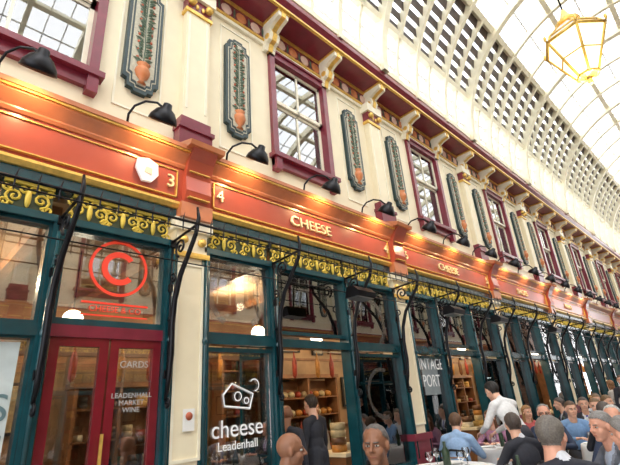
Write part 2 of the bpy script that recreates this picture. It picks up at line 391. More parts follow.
def bracket():
    b=MB()
    P=[(-.02,1.75),(-.07,1.95),(-.10,2.2),(-.09,2.5),(-.12,2.75),(-.22,3.0),(-.38,3.2),(-.52,3.38),(-.57,3.55),(-.54,3.68)]
    b.tube([(0,*p) for p in P],[.018,.026,.03,.03,.03,.028,.026,.024,.022,.014],IRON,7)
    b.tube([(0,-.01,3.45),(0,-.56,3.48)],.016,IRON,6)
    b.tube([(0,-.01,2.55),(0,-.10,2.55)],.02,IRON,6)
    b.tube([(0,*p) for p in spiral(-.2,3.33,.11,.015,-1.2,1.5,20)],.014,IRON,5)
    b.tube([(0,*p) for p in spiral(-.06,1.72,.05,.01,1.5,1.3,14)],.014,IRON,5)
    b.tube([(0,*p) for p in spiral(-.06,3.0,.07,.01,0,1.3,14)],.012,IRON,5)
    b.tube([(0,-.02,3.46),(0,-.03,2.0)],.014,IRON,5)
    for z in(2.0,2.9,3.42):b.box(-.03,.03,-.04,.0,z-.04,z+.04,IRON)
    return b.mesh('awning_bracket')
def gooseneck():
    b=MB()
    b.lathe([(0,0),(.05,0),(.05,.02),(.02,.04),(0,.04)],(-.26,-.14,4.665),IRON,10)
    b.tube([(-.26,-.14,4.69),(-.27,-.18,4.80),(-.24,-.26,4.88),(-.16,-.36,4.92),(-.06,-.44,4.90),(0,-.49,4.82)],.014,IRON,6)
    vs=MB();prof=[(.022,.13),(.045,.12),(.055,.07),(.10,.04),(.145,-.03),(.16,-.09),(.15,-.09),(.13,-.03),(.0,.01)]
    vs.lathe(prof,(0,0,0),IRON,18);vs.ball((0,0,-.04),.04,BULB,8,6)
    R=Matrix.Rotation(math.radians(35),4,'X') 
    o=len(b.v)
    for m_ in vs.mats:b.mi(m_)
    b.v+=[tuple(R@Vector(v)+Vector((0,-.52,4.72))) for v in vs.v]
    for f,mi_,s_ in zip(vs.f,vs.m,vs.sm):b.f.append(tuple(i+o for i in f));b.m.append(b.mats.index(vs.mats[mi_]));b.sm.append(s_)
    return b.mesh('gooseneck_lamp')

M_up={.66:upper_bay(.66),.85:upper_bay(.85)};M_w=[sash_window(True),sash_window(False),sash_window(False,.85)];M_pq=plaque();M_pil=pilaster();M_con=console()
M_f=fascia();M_sA=shopfront('A');M_sB=shopfront('B');M_int=interior()
M_sh=[shelves(11,[(-.7,.6,2.5)]),shelves(5,[(-2,-.5,2.1),(.9,2.0,2.6)]),shelves(8,[(-1.9,.2,2.2)])]
M_gl=globe();M_rail=rail();M_br=bracket();M_goose=gooseneck()
L=XR-XL
for side in(0,1):
    YO=-9.0 if side else 0;rot=math.pi if side else 0
    def P(x,y=0,z=0):
        return (x,y,z) if not side else (x,YO-y,z)
    wl=empty('wall_left' if not side else 'wall_right')
    obj('cornice_band',cornice(L) if side==0 else bpy.data.meshes['cornice'],P(XL) if not side else (XR,YO,0),rot,wl)
    for k in KS:
        wide=(k==0)
        obj('wall_bay',M_up[.85 if wide else .66],P(bx(k)),rot,wl)
        obj('window_%d'%(k+2+side*20),M_w[2] if wide else M_w[0 if k in(1,5,2) else 1],P(bx(k)),rot)
        sf=empty('shopfront',P(bx(k)),rot)
        obj('fascia_board',M_f,(0,0,0),0,sf)
        obj('frame',M_sA if k==0 else M_sB,(0,0,0),0,sf)
        obj('interior_shell',M_int,(0,0,0),0,sf)
        obj('stocked_shelves',M_sh[k%3],(0,0,0),0,sf)
        obj('awning_rail',M_rail,(0,0,0),0,sf)
        for dx in(-1.4,1.4):
            o=obj('decorative_plaque',M_pq,P(bx(k)+(dx if not side else -dx),0,6.28),rot,wl)
        for i in range(3):
            x=bx(k)-B/2+i*B/3
            obj('cornice_console',M_con,P(x),rot,wl)
        if not side:
            for xx in(-1.4,0,1.4):obj('pendant_lamp',M_gl,(xx,1.5,2.8),0,sf)
            for xx in((-.75,.75+.0) if k==0 else (-.9,.6)):obj('awning_bracket',M_br,(xx,0,0),0,sf)
            for i in range(3):
                x=bx(k)+(i-1)*B/3-.06
                if k==0:x=(-.75,.68,1.90)[i]
                obj('gooseneck_lamp',M_goose,(x,0,0))
                if -1<=k<=4:
                    li=bpy.data.lights.new('spot','SPOT');li.energy=22;li.color=(1,.66,.34);li.spot_size=math.radians(140);li.spot_blend=.8;li.shadow_soft_size=.04
                    lo=obj('lamp_light',li,(x,-.46,4.62));lo.rotation_euler=(math.radians(50),0,0);lo.parent=wl
            li=bpy.data.lights.new('shop','POINT');li.energy=120;li.color=(1,.78,.50);li.shadow_soft_size=.07
            lo=obj('shop_light',li,(0,2.0,3.35),0,sf)
    for k in KS+[KS[-1]+1]:
        obj('pilaster',M_pil,P(X0+B*(k-1)),rot,wl)
        if not side:obj('awning_bracket',M_br,P(X0+B*(k-1)-.24,0,0),rot,wl)
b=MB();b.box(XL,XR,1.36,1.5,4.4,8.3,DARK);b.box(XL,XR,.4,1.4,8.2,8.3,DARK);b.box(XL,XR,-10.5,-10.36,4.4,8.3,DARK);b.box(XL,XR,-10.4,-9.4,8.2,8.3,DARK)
obj('wall_back',b.mesh('wb'))
# ------------------------------------------------------------------ signage on bays
sg=empty('shop_sign')
for k,s in((1,'CHEESE'),(2,'CHEESE'),(3,'SHOES'),(4,'WINES'),(-1,'LEADENHALL')):
    text('letters',s,.23,(bx(k)-.12,-.06,4.175),GOLD2,sg,ext=.015,rot=(math.radians(86),0,0),sx=1.15)
for x,s in((2.24,'3'),(2.93,'4'),(6.55,'4'),(7.22,'5'),(10.85,'5'),(11.5,'6'),(15.8,'7')):
    text('number',s,.24,(x,-.06,4.19),GOLD2,sg,ext=.012,rot=(math.radians(86),0,0))
b=MB();b.pry([(-.13,.02),(-.12,.13),(0,.17),(.12,.12),(.13,-.02),(.06,-.12),(-.05,-.13)],-.02,.02,DECAL);b.pry([(-.04,-.02),(-.02,.05),(.05,.04),(.05,-.04)],-.03,-.02,PINK)
obj('shield_emblem',b.mesh('shield_emblem'),(1.93,-.09,4.2),0,sg)
b=MB()
def ring(b,cx,cz,r0,r1,a0,a1,m,y,n=40):
    vs=[];fs=[]
    for i in range(n+1):
        a=a0+(a1-a0)*i/n
        vs+=[(cx+r0*math.cos(a),y,cz+r0*math.sin(a)),(cx+r1*math.cos(a),y,cz+r1*math.sin(a))]
    fs=[(2*i,2*i+1,2*i+3,2*i+2) for i in range(n)];b.add(vs,fs,m)
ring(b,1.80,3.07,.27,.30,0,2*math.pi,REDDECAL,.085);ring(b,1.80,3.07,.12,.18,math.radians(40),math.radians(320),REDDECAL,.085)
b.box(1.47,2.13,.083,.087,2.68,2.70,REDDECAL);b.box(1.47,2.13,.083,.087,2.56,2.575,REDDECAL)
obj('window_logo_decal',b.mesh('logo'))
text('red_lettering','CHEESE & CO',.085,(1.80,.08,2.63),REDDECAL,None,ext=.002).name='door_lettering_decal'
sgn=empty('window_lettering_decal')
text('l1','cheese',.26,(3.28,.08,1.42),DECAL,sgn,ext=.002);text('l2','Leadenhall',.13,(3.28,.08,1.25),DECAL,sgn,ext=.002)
b=MB()
b.tube([(3.1,.085,1.66),(3.45,.085,1.62),(3.5,.085,1.78),(3.2,.085,1.90),(3.08,.085,1.78)],.012,DECAL,4,True)
ring(b,3.28,1.76,.04,.055,0,6.283,DECAL,.08,16);ring(b,3.4,1.71,.025,.04,0,6.283,DECAL,.08,16);ring(b,3.52,1.88,.06,.075,-1.5,2.5,DECAL,.08,16)
obj('cheese_drawing',b.mesh('cheese_drawing'),(0,0,0),0,sgn)
text('l3','LEADENHALL\nMARKET\nWINE',.065,(2.02,.05,1.75),DECAL2,sgn,ext=.002)
text('l4','CARDS',.09,(2.02,.05,2.1),DECAL2,sgn,ext=.002)
text('l5','VINTAGE\nPORT',.3,(7.62,.08,2.0),DECAL,sgn,ext=.002,sx=.8)
b=MB();b.box(7.36,7.9,.092,.096,1.62,2.24,mat('frosted_vinyl',(.28,.33,.35),.5));obj('vinyl_panel',b.mesh('vinyl_panel'),(0,0,0),0,sgn)
PALE=glassmat('frosted_decal',.0,(.9,.9,.9),diff=.22,diffcol=(.9,.9,.88))
b=MB();ring(b,3.3,2.95,.36,.43,-1,4.2,PALE,.09)
ring(b,5.95,2.8,.37,.45,-1.9,1.9,PALE,.09);ring(b,6.1,1.7,.33,.39,1.2,5,PALE,.09)
obj('glass_swirl_decal',b.mesh('swirl'))
b=MB();b.box(.35,1.03,.07,.075,.75,2.28,mat('poster_paper',(.55,.62,.62),.6));o=obj('window_poster',b.mesh('window_poster'))
text('poster_text','the\nBOSS\nBOSS\nBOSS',.3,(.68,.065,1.6),mat('poster_ink',(.12,.2,.22),.6),o,ext=.001)
b=MB();b.box(2.53,2.66,-.025,-.015,1.45,1.66,WHITE);b.lathe([(0,-.03),(.04,-.03),(.04,-.028)],(2.595,0,1.59),BERRY,14,'y');obj('no_smoking_sign',b.mesh('no_smoking_sign'))
def heater():
    b=MB();b.prx([(-.5,2.95),(-.72,2.95),(-.75,3.02),(-.66,3.1),(-.54,3.1)],-.2,.2,IRON);b.tube([(0,-.6,3.08),(0,-.56,3.45)],.012,IRON,5);b.box(-.18,.18,-.71,-.51,2.94,2.95,CHROME);return b.mesh('outdoor_heater')
MH=heater()
for x in(4.9,7.6,9.6,13.2):obj('outdoor_heater',MH,(x,0,0))
b=MB();b.box(XL-8,XR+12,-9.2,.3,-.1,0,PAVE);obj('floor',b.mesh('floor'))
# ------------------------------------------------------------------ roof
YC=-4.5;ZC=8.3;R=4.2
def pt(r,ph):return (YC+r*math.cos(ph),ZC+r*math.sin(ph))
b=MB()
def arch(x0,x1,r0,r1,p0,p1,n,m):
    vs=[];fs=[]
    for i in range(n+1):
        ph=p0+(p1-p0)*i/n
        a=pt(r0,ph);c=pt(r1,ph);vs+=[(x0,*a),(x1,*a),(x1,*c),(x0,*c)]
    for i in range(n):
        for k in range(4):fs.append((4*i+k,4*i+(k+1)%4,4*i+4+(k+1)%4,4*i+4+k))
    b.add(vs,fs,m)
D2=math.radians
nr=len(KS)*3
LA,LB=20,49
for i in range(nr+1):
    x=XL+i*B/3;big=i%3==0
    w=.09 if big else .06
    arch(x-w,x+w,R-(.26 if big else .2),R+.04,0,math.pi,48,RIB)
    if i<nr:
        xm=x+B/6
        for p0,p1 in((D2(0),D2(LA)),(D2(180-LA),D2(180))):arch(xm-.04,xm+.04,R-.12,R+.02,p0,p1,10,RIB)
        for p0,p1 in((D2(LA),D2(LB)),(D2(180-LB),D2(180-LA))):arch(xm-.045,xm+.045,R-.17,R+.02,p0,p1,10,RIB)
        for j in(1,2):
            xj=x+j*B/9;arch(xj-.014,xj+.014,R-.03,R+.02,D2(LB),D2(180-LB),24,RIBW)
def long(ph,dr0,dr1,dw,m,x0=XL,x1=XR):
    P=[]
    for r,s in((R-dr0,-1),(R-dr0,1),(R+dr1,1),(R+dr1,-1)):
        y,z=pt(r,ph);t=(-math.sin(ph),math.cos(ph));P.append((y+s*dw*t[0],z+s*dw*t[1]))
    b.prx(P,x0,x1,m)
for d in(2,LA,LB,70,90,110,180-LB,180-LA,178):long(D2(d),.16,.02,.07,RIB)
for d in(8,14,60,80,100,120,166,172):long(D2(d),.03,.02,.02,RIBW)
for side in(0,1):
    for i in range(7):
        d=LA+2.6+i*4.0
        ph=D2(d if not side else 180-d)
        y,z=pt(R-.05,ph);t=(-math.sin(ph),math.cos(ph));n=(math.cos(ph),math.sin(ph));sg_=1 if not side else -1
        a=(t[0]*.125*sg_+n[0]*.05,t[1]*.125*sg_+n[1]*.05)
        th=(n[0]*.012,n[1]*.012)
        b.prx([(y-a[0],z-a[1]),(y+a[0],z+a[1]),(y+a[0]+th[0],z+a[1]+th[1]),(y-a[0]+th[0],z-a[1]+th[1])],XL,XR,LOUV)
vs=[];fs=[];n=48
for i in range(n+1):
    for x in(XL,XR):vs.append((x,*pt(R+.05,math.pi*i/n)))
fs=[(2*i,2*i+1,2*i+3,2*i+2) for i in range(n)];b.add(vs,fs,ROOFGL)
obj('ceiling',b.mesh('glass_roof'))
# ------------------------------------------------------------------ end wall + clock
b=MB()
xe=XR+.4
b.box(xe,xe+1,-2.4,.4,0,8.4,BRICK);b.box(xe,xe+1,-9.4,-6.6,0,8.4,BRICK)
b.box(xe-.1,xe+1,-9.4,.4,8.1,8.5,MAROON);b.box(xe-.15,xe,-2.5,-2.2,0,8.1,CREAM);b.box(xe-.15,xe,-.6,-.3,0,8.1,CREAM)
b.box(xe-.1,xe,-2.3,-.5,3.9,4.7,FASC);b.box(xe-.05,xe,-1.9,-.9,5.3,7.3,DARK);b.box(xe-.05,xe,-2.0,-.8,.2,3.6,TEAL)
for r0,r1 in((3.7,4.0),(2.2,2.35)):
    vs=[];fs=[]
    for i in range(33):
        ph=math.pi*i/32
        for r in(r0,r1):
            for x in(xe,xe+.2):vs.append((x,YC+r*math.cos(ph),8.5+r*math.sin(ph)))
    for i in range(32):
        o=4*i;fs+=[(o,o+2,o+6,o+4),(o,o+4,o+5,o+1),(o+2,o+3,o+7,o+6)]
    b.add(vs,fs,RIB)
for i in range(1,8):
    ph=math.pi*i/8;b.tube([(xe+.1,YC+2.3*math.cos(ph),8.5+2.3*math.sin(ph)),(xe+.1,YC+3.8*math.cos(ph),8.5+3.8*math.sin(ph))],.06,RIB,5)
obj('wall_end',b.mesh('wall_end'))
b=MB()
def disc(x,cy,cz,r,m,n=28,t=.1):
    vs=[(x,cy+r*math.cos(6.2832*k/n),cz+r*math.sin(6.2832*k/n)) for k in range(n)]+[(x+t,cy+r*math.cos(6.2832*k/n),cz+r*math.sin(6.2832*k/n)) for k in range(n)]
    b.add(vs,[tuple(range(n)),tuple(range(n,2*n))[::-1]]+[(k,k+n,(k+1)%n+n,(k+1)%n) for k in range(n)],m)
disc(0,0,0,.72,MAROON);disc(-.03,0,0,.58,CLOCKF,t=.03)
for k in range(12):
    a=k*math.pi/6;b.box(-.045,-.03,.46*math.cos(a)-.02,.46*math.cos(a)+.02,.46*math.sin(a)-.04,.46*math.sin(a)+.04,IRON)
b.tube([(-.05,0,0),(-.05,-.2,.2)],.03,IRON,4);b.tube([(-.05,0,0),(-.05,.05,.4)],.02,IRON,4)
obj('wall_clock',b.mesh('wall_clock'),(xe-.25,-1.3,7.6))
# ------------------------------------------------------------------ lantern
FG=mat('lantern_glass',(.95,.88,.62),.4,emit=(1,.88,.55),es=1.7)
b=MB();n=6
prof=[(.12,-.42),(.36,.12),(.30,.22),(.12,.40)]
def lp(r,z,k):a=2*math.pi*k/n+.3;return (r*math.cos(a),r*math.sin(a),z)
for k in range(n):
    b.tube([lp(r,z,k) for r,z in prof],.016,GOLD,5)
    for i in range(3):
        (r0,z0),(r1,z1)=prof[i],prof[i+1]
        b.add([lp(r0*.98,z0,k),lp(r0*.98,z0,k+1),lp(r1*.98,z1,k+1),lp(r1*.98,z1,k)],[(0,1,2,3)],FG if i<1 else WHITE)
    b.tube([lp(.36,.12,k),lp(.36,.12,k+1)],.022,GOLD,5);b.tube([lp(.12,-.42,k),lp(.12,-.42,k+1)],.018,GOLD,5)
    b.tube([lp(.24,-.15,k),lp(.24,-.15,k+1)],.01,GOLD,4);b.tube([lp(.3,.22,k),lp(.3,.22,k+1)],.014,GOLD,5)
    b.ball(lp(.38,.17,k),(.02,.02,.05),GOLD,6,5)
b.lathe([(0,-.56),(.03,-.53),(.015,-.48),(.06,-.44),(.12,-.42)],(0,0,0),GOLD,12)
b.lathe([(.14,.40),(.15,.44),(.08,.5),(.05,.58),(.02,.66),(0,.68)],(0,0,0),GOLD,12)
b.tube([(0,0,.66),(0,0,7.0)],.012,IRON,5)
obj('hanging_lantern',b.mesh('hanging_lantern'),(5.2,-3.95,5.18)).scale=(.92,.92,.92)
li=bpy.data.lights.new('lantern','POINT');li.energy=30;li.color=(1,.8,.5);li.shadow_soft_size=.03;lo=obj('lantern_light',li,(5.2,-3.95,4.6))

# ------------------------------------------------------------------ people
def caps(p1,r1,p2,r2,seg=12,rings=8):
    p1=Vector(p1);p2=Vector(p2);d=(p2-p1)
    q=Vector((0,0,1)).rotation_difference(d.normalized()) if d.length>1e-6 else Matrix.Identity(3).to_quaternion()
    vs=[];fs=[];rows=[]
    for i in range(rings+1):
        t=math.pi*i/rings
        if i==rings//2:rows+=[(t,1),(t,0)]
        else:rows.append((t,1 if i<rings/2 else 0))
    for t,top in rows:
        for k in range(seg):
            a=2*math.pi*k/seg;n=q@Vector((math.sin(t)*math.cos(a),math.sin(t)*math.sin(a),math.cos(t)))
            vs.append(tuple((p2+n*r2) if top else (p1+n*r1)))
    for i in range(len(rows)-1):
        for k in range(seg):fs.append((i*seg+k,(i+1)*seg+k,(i+1)*seg+(k+1)%seg,i*seg+(k+1)%seg))
    return vs,fs
def ell(c,r,M=None,seg=16,rings=10):
    vs=[];fs=[];c=Vector(c)
    for i in range(rings+1):
        t=math.pi*i/rings
        for k in range(seg):
            a=2*math.pi*k/seg;n=Vector((r[0]*math.sin(t)*math.cos(a),r[1]*math.sin(t)*math.sin(a),r[2]*math.cos(t)))
            if M:n=M@n
            vs.append(tuple(c+n))
    for i in range(rings):
        for k in range(seg):fs.append((i*seg+k,(i+1)*seg+k,(i+1)*seg+(k+1)%seg,i*seg+(k+1)%seg))
    return vs,fs
def remesh(parts,vox,sm=3):
    V=[];F=[]
    for v,f in parts:
        o=len(V);V+=v;F+=[tuple(i+o for i in q) for q in f]
    me=bpy.data.meshes.new('t');me.from_pydata(V,[],F);me.update()
    import bmesh
    bm=bmesh.new();bm.from_mesh(me);bmesh.ops.remove_doubles(bm,verts=bm.verts,dist=1e-5);bm.to_mesh(me);bm.free()
    o=bpy.data.objects.new('t',me);COL.objects.link(o)
    m=o.modifiers.new('r','REMESH');m.mode='VOXEL';m.voxel_size=vox
    s=o.modifiers.new('s','SMOOTH');s.iterations=sm;s.factor=.5
    dg=bpy.context.evaluated_depsgraph_get();dg.update()
    e=bpy.data.meshes.new_from_object(o.evaluated_get(dg))
    n=len(e.vertices);co=np.empty(n*3);e.vertices.foreach_get('co',co);co=co.reshape(-1,3)
    fs=[tuple(p.vertices) for p in e.polygons]
    no=np.empty(n*3);e.vertices.foreach_get('normal',no)
    bpy.data.objects.remove(o);bpy.data.meshes.remove(me);bpy.data.meshes.remove(e)
    return co,fs,no.reshape(-1,3)
HC={}
def head(style):
    if style in HC:return HC[style]
    P=[ell((-.014,0,.028),(.096,.078,.090)),ell((.022,0,-.045),(.066,.060,.072)),caps((.056,-.014,-.098),.020,(.056,.014,-.098),.020),
       caps((.084,0,.014),.008,(.108,0,-.026),.012),caps((.068,-.032,.026),.013,(.068,.032,.026),.013),
       ell((-.005,.080,-.008),(.019,.012,.032)),ell((-.005,-.080,-.008),(.019,.012,.032)),
       ell((.046,.034,-.036),(.034,.028,.034)),ell((.046,-.034,-.036),(.034,.028,.034)),caps((.070,-.014,-.062),.014,(.070,.014,-.062),.014),
       ell((.092,.013,-.031),(.010,.008,.008)),ell((.092,-.013,-.031),(.010,.008,.008)),
       caps((-.02,0,-.06),.058,(-.05,0,-.18),.064)]
    co,fs,no=remesh(P,.006,3)
    x,y,z=co[:,0],co[:,1],co[:,2]
    for s in(-1,1):
        d=np.sqrt(((x-.082)/.02)**2+((y-s*.032)/.02)**2+((z-.003)/.013)**2);co=co-np.array([1,0,0])*(np.clip(1-d,0,1)*.008)[:,None]
    if style=='bald':reg=np.zeros(len(co))
    else:
        line=np.where(x>.045,.062,np.where(x>-.01,.020+(x+.01)*.75,np.where(x>-.035,-.01,-.065 if style!='long' else -.12)))
        if style=='receding':line=np.where(x>.035,.095,line)
        reg=np.clip((z-line)/.012,0,1)
        ear=(np.abs(y)>.082)&(z<.022)&(x>-.03);reg=np.where(ear,0,reg)
        th=.013 if style!='long' else .022
        nz=.88+.12*np.sin(x*60+y*220)
        co=co+no*(reg*th*nz)[:,None]
    ms=[1 if np.mean(reg[list(f)])>.5 else 0 for f in fs]
    V=[tuple(c) for c in co];F=list(fs);Ms=ms
    def ad(pr,m):
        o=len(V);V.extend(pr[0]);F.extend(tuple(i+o for i in q) for q in pr[1]);Ms.extend([m]*len(pr[1]))
    for s in(-1,1):
        ad(ell((.070,s*.031,.002),(.013,.014,.0085),None,10,8),2);ad(ell((.0805,s*.031,.002),(.004,.0058,.0058),None,8,6),3)
        ad(caps((.088,s*.016,.021),.0042,(.078,s*.046,.022),.003,6,4),1)
        ad(caps((.080,s*.020,.010),.003,(.076,s*.043,.009),.003,6,4),0)
    ad(caps((.084,-.019,-.064),.0045,(.084,.019,-.064),.0045,6,4),4)
    if style=='long':
        for s in(-1,1):ad(caps((-.02,s*.068,.02),.034,(-.035,s*.075,-.17),.028),1)
        ad(ell((-.06,0,-.08),(.045,.085,.13)),1)
    HC[style]=(V,F,Ms);return HC[style]
def hand_mesh(curl):
    P=[ell((.05,0,0),(.052,.040,.014))]
    P.append(caps((-.02,0,0),.025,(.03,0,0),.022))
    for y0,L in((.032,.074),(.0105,.084),(-.0115,.078),(-.033,.060)):
        P.append(caps((.03,y0*.7,0),.012,(.09,y0,.002),.0105))
        p=Vector((.09,y0,.002));a=0
        for l,da,r in((.45,curl*.6,.009),(.3,curl,.008),(.25,curl*.8,.0072)):
            a+=da;q=p+Vector((math.cos(a),y0*2.5,-math.sin(a)))*L*l;P.append(caps(p,r,q,r*.92,8,6));p=q
    P+= [caps((.02,.025,-.004),.015,(.052,.054,-.012),.012),caps((.052,.054,-.012),.0115,(.078,.068,-.022),.010),caps((.078,.068,-.022),.010,(.098,.068,-.03),.008)]
    return remesh(P,.004,1)[:2]
HAND={c:hand_mesh(c) for c in(.5,.2)}
MC={}
def cm(col,n='cloth',rough=.8,var=.1,sc=30):
    k=(n,tuple(col))
    if k not in MC:MC[k]=mat(n,col,rough,var=var,scale=sc,bump=.15)
    return MC[k]
EYEW=mat('eye_white',(.6,.58,.55),.3);EYED=mat('eye_iris',(.03,.02,.015),.2)
def ik(s,t,l1,l2,pole):
    s=Vector(s);t=Vector(t);d=t-s;L_=min(d.length,(l1+l2)*.995);dn=d.normalized();t=s+dn*L_
    a=(l1*l1-l2*l2+L_*L_)/(2*L_);h_=math.sqrt(max(0,l1*l1-a*a));p=Vector(pole);p=(p-dn*p.dot(dn)).normalized()
    return s+dn*a+p*h_,t
def person(name,loc,yaw,seated=True,top=(.02,.022,.03),shirt=(.68,.70,.75),tie=None,pants=(.02,.022,.03),skin=(.55,.32,.22),hair=(.05,.035,.025),style='short',lean=10,hands=None,hyaw=0,hpitch=0,suit=True,glasses=False,apron=None,s=1.0,curl=.5,step=0):
    pz=.54 if seated else .93
    th=math.radians(lean);TM=Matrix.Rotation(th,3,'Y')
    pel=Vector((0,0,pz));W=.93 if style=='long' else 1.05
    T=lambda p:pel+TM@Vector(p)
    prims=[];tags=[]
    def ad(pr,tag,a,r1,c,r2):prims.append(pr);tags.append((tag,np.array(a),r1,np.array(c),r2))
    def E(c,r,tag):
        cc=T(c);ad(ell(cc,r,TM),tag,tuple(T((c[0],-r[1]*.4,c[2]))),min(r[0],r[1]),tuple(T((c[0],r[1]*.4,c[2]))),min(r[0],r[1]))
    def Cp(a,r1,c,r2,tag):ad(caps(a,r1,c,r2),tag,tuple(a),r1,tuple(c),r2)
    E((0,0,.02),(.125,.17,.12),'p' if not suit else 't')
    E((.015,0,.17),(.112,.150*W,.16),'t');E((.005,0,.34),(.112,.170*W,.17),'t')
    for sd in(-1,1):
        Cp(T((-.02,sd*.04,.495)),.058,T((-.012,sd*.165*W,.455)),.064,'t')
        if style=='long':Cp(T((.07,sd*.07,.33)),.062,T((.06,sd*.07,.35)),.06,'t')
    Cp(T((-.012,0,.50)),.062,T((-.003,0,.545)),.058,'c')
    hc={}
    if hands is None:hands=((.38,-.14,.80),(.38,.14,.80)) if seated else ((.08,-.26,.80),(.08,.26,.80))
    for sd,ht in zip((-1,1),hands):
        sh=T((-.012,sd*.178*W,.452));el,wr=ik(sh,ht,.29,.25,(-.5,sd*.9,-.7))
        Cp(sh,.062,el,.048,'t');Cp(el,.047,wr,.036,'t');dr=(wr-el).normalized();Cp(wr-dr*.01,.032,wr+dr*.012,.030,'s')
        hc[sd]=(el,wr)
    for sd in(-1,1):
        hp=pel+Vector((0,sd*.09,0))
        if seated:kn=Vector((.44,sd*.13,.50));an=Vector((.42,sd*.13,.10))
        else:kn=Vector((.03+step*sd*.12,sd*.10,.50));an=Vector((-.02+step*sd*.2,sd*.11,.09))
        Cp(hp,.090,kn,.062,'p');Cp(kn,.060,an,.046,'p')
        Cp(an+Vector((-.01,0,-.045)),.042,an+Vector((.14,0,-.055)),.034,'k')
    if suit and not seated:
        for sd in(-1,1):Cp(pel+Vector((0,sd*.07,.05)),.118,pel+Vector((.0,sd*.085,-.12)),.115,'t')
    if apron:
        for sd in(-1,1):Cp(Vector((.05,sd*.08,pz+.05)),.11,Vector((.06,sd*.09,pz-.4)),.10,'a')
    co,fs,no=remesh(prims,.013,4)
    cen=np.array([co[list(f)].mean(0) for f in fs])
    best=np.full(len(cen),9.);lab=np.zeros(len(cen),int)
    for i,(tg,a,r1,c,r2) in enumerate(tags):
        d=c-a;t=np.clip(((cen-a)@d)/max(1e-9,d@d),0,1);ds=np.linalg.norm(cen-(a+t[:,None]*d),axis=1)-(r1+(r2-r1)*t)
        m_=ds<best;best[m_]=ds[m_];lab[m_]=i
    loc_t=(cen-np.array(pel))@np.array(TM)
    slots=['t','s','p','k','skin','hair','w','i','lip','a','tie','lap']
    mats={'t':cm(top),'lap':cm([min(1,c*1.6+.006) for c in top],'lapel'),'s':cm(shirt,'shirt'),'p':cm(pants),'k':cm((.015,.012,.01),'shoe_leather',.35),'skin':cm(skin,'skin',.5,.06,20),'hair':cm(hair,'hair',.6,.3,80),'w':EYEW,'i':EYED,'lip':cm([skin[0]*.75,skin[1]*.5,skin[2]*.5],'lip',.4),'a':cm(apron or (0,0,0),'apron'),'tie':cm(tie or (.1,.1,.1),'tie')}
    Ms=[]
    for i in range(len(cen)):
        tg=tags[lab[i]][0];u=loc_t[i]
        if tg=='c':tg='s' if u[2]>.53 or u[0]>.02 else 't'
        if suit and tg in'ts' and u[0]>.02 and u[2]>.18 and tags[lab[i]][0]!='s':
            wv=(u[2]-.18)*.22
            if abs(u[1])<wv:tg='s'
            elif abs(u[1])<wv+.028 and u[2]<.5:tg='lap'
        if suit and tie and tg=='s' and u[0]>.04 and abs(u[1])<.022 and u[2]<.54:tg='tie'
        Ms.append(slots.index(tg))
    V=[tuple(c) for c in co];F=list(fs)
    hV,hF,hM=head(style)
    HM=Matrix.Rotation(math.radians(hyaw),3,'Z')@Matrix.Rotation(math.radians(hpitch)+th*.35,3,'Y')
    hc0=T((.035,0,.695))
    o=len(V);V+=[tuple(hc0+HM@(Vector(v)*1.06)) for v in hV];F+=[tuple(i+o for i in q) for q in hF];Ms+=[4+m for m in hM]
    for sd in(-1,1):
        el,wr=hc[sd];x=(wr-el).normalized();z=Vector((0,0,1)) if abs(x.z)<.8 else Vector((1,0,0))
        z=(z-x*z.dot(x)).normalized();y=z.cross(x)
        hv,hf=HAND[.5 if curl>.3 else .2]
        o=len(V)
        V+=[tuple(wr+x*(v[0]+.02)+y*(-sd*v[1])+z*v[2]) for v in hv];F+=[tuple(i+o for i in (q if sd<0 else q[::-1])) for q in hf];Ms+=[4]*len(hf)
    if glasses:
        for sd in(-1,1):
            g=MB();g.tube([tuple((.100,sd*.031+.02*math.cos(a*.6283),.003+.016*math.sin(a*.6283))) for a in range(10)],.0022,IRON,4,True)
            g.tube([(.098,sd*.05,.008),(0,sd*.088,.01)],.002,IRON,4)
            o=len(V);V+=[tuple(hc0+HM@(Vector(v)*1.06)) for v in g.v];F+=[tuple(i+o for i in q) for q in g.f];Ms+=[7]*len(g.f)
    me=bpy.data.meshes.new(name);me.from_pydata([(v[0]*s,v[1]*s,v[2]*s) for v in V],[],F)
    for k in slots:me.materials.append(mats[k])
    me.polygons.foreach_set('material_index',Ms);me.polygons.foreach_set('use_smooth',[True]*len(F));me.update()
    off=Matrix.Rotation(math.radians(yaw),3,'Z')@Vector((hc0.x*s,0,0))
    o=obj(name,me,(loc[0]-off.x,loc[1]-off.y,0),math.radians(yaw))
    if seated:chair((loc[0]-off.x,loc[1]-off.y),yaw)
    return o
def chair_mesh():
    b=MB()
    b.box(-.2,.22,-.21,.21,.38,.41,IRON)
    b.box(-.19,.21,-.2,.2,.41,.43,WOOD)
    for sy in(-1,1):
        b.tube([(.2,sy*.19,.39),(.22,sy*.21,0)],.014,IRON,6)
        b.tube([(-.26,sy*.2,0),(-.2,sy*.19,.40),(-.25,sy*.19,.7),(-.29,sy*.17,.86)],.014,IRON,6)
        b.tube([(.2,sy*.2,.2),(-.22,sy*.2,.2)],.008,IRON,5)
    b.tube([(-.29,-.17,.86),(-.32,0,.88),(-.29,.17,.86)],.016,IRON,6)
    for z in(.58,.68,.78):b.tube([(-.235-(z-.58)*.15,-.19,z),(-.265-(z-.58)*.15,0,z),(-.235-(z-.58)*.15,.19,z)],.01,WOOD,5)
    return b.mesh('dining_chair')
MCH=chair_mesh()
def chair(p,yaw):
    obj('dining_chair',MCH,(p[0]-.04*math.cos(math.radians(yaw)),p[1]-.04*math.sin(math.radians(yaw)),0),math.radians(yaw))
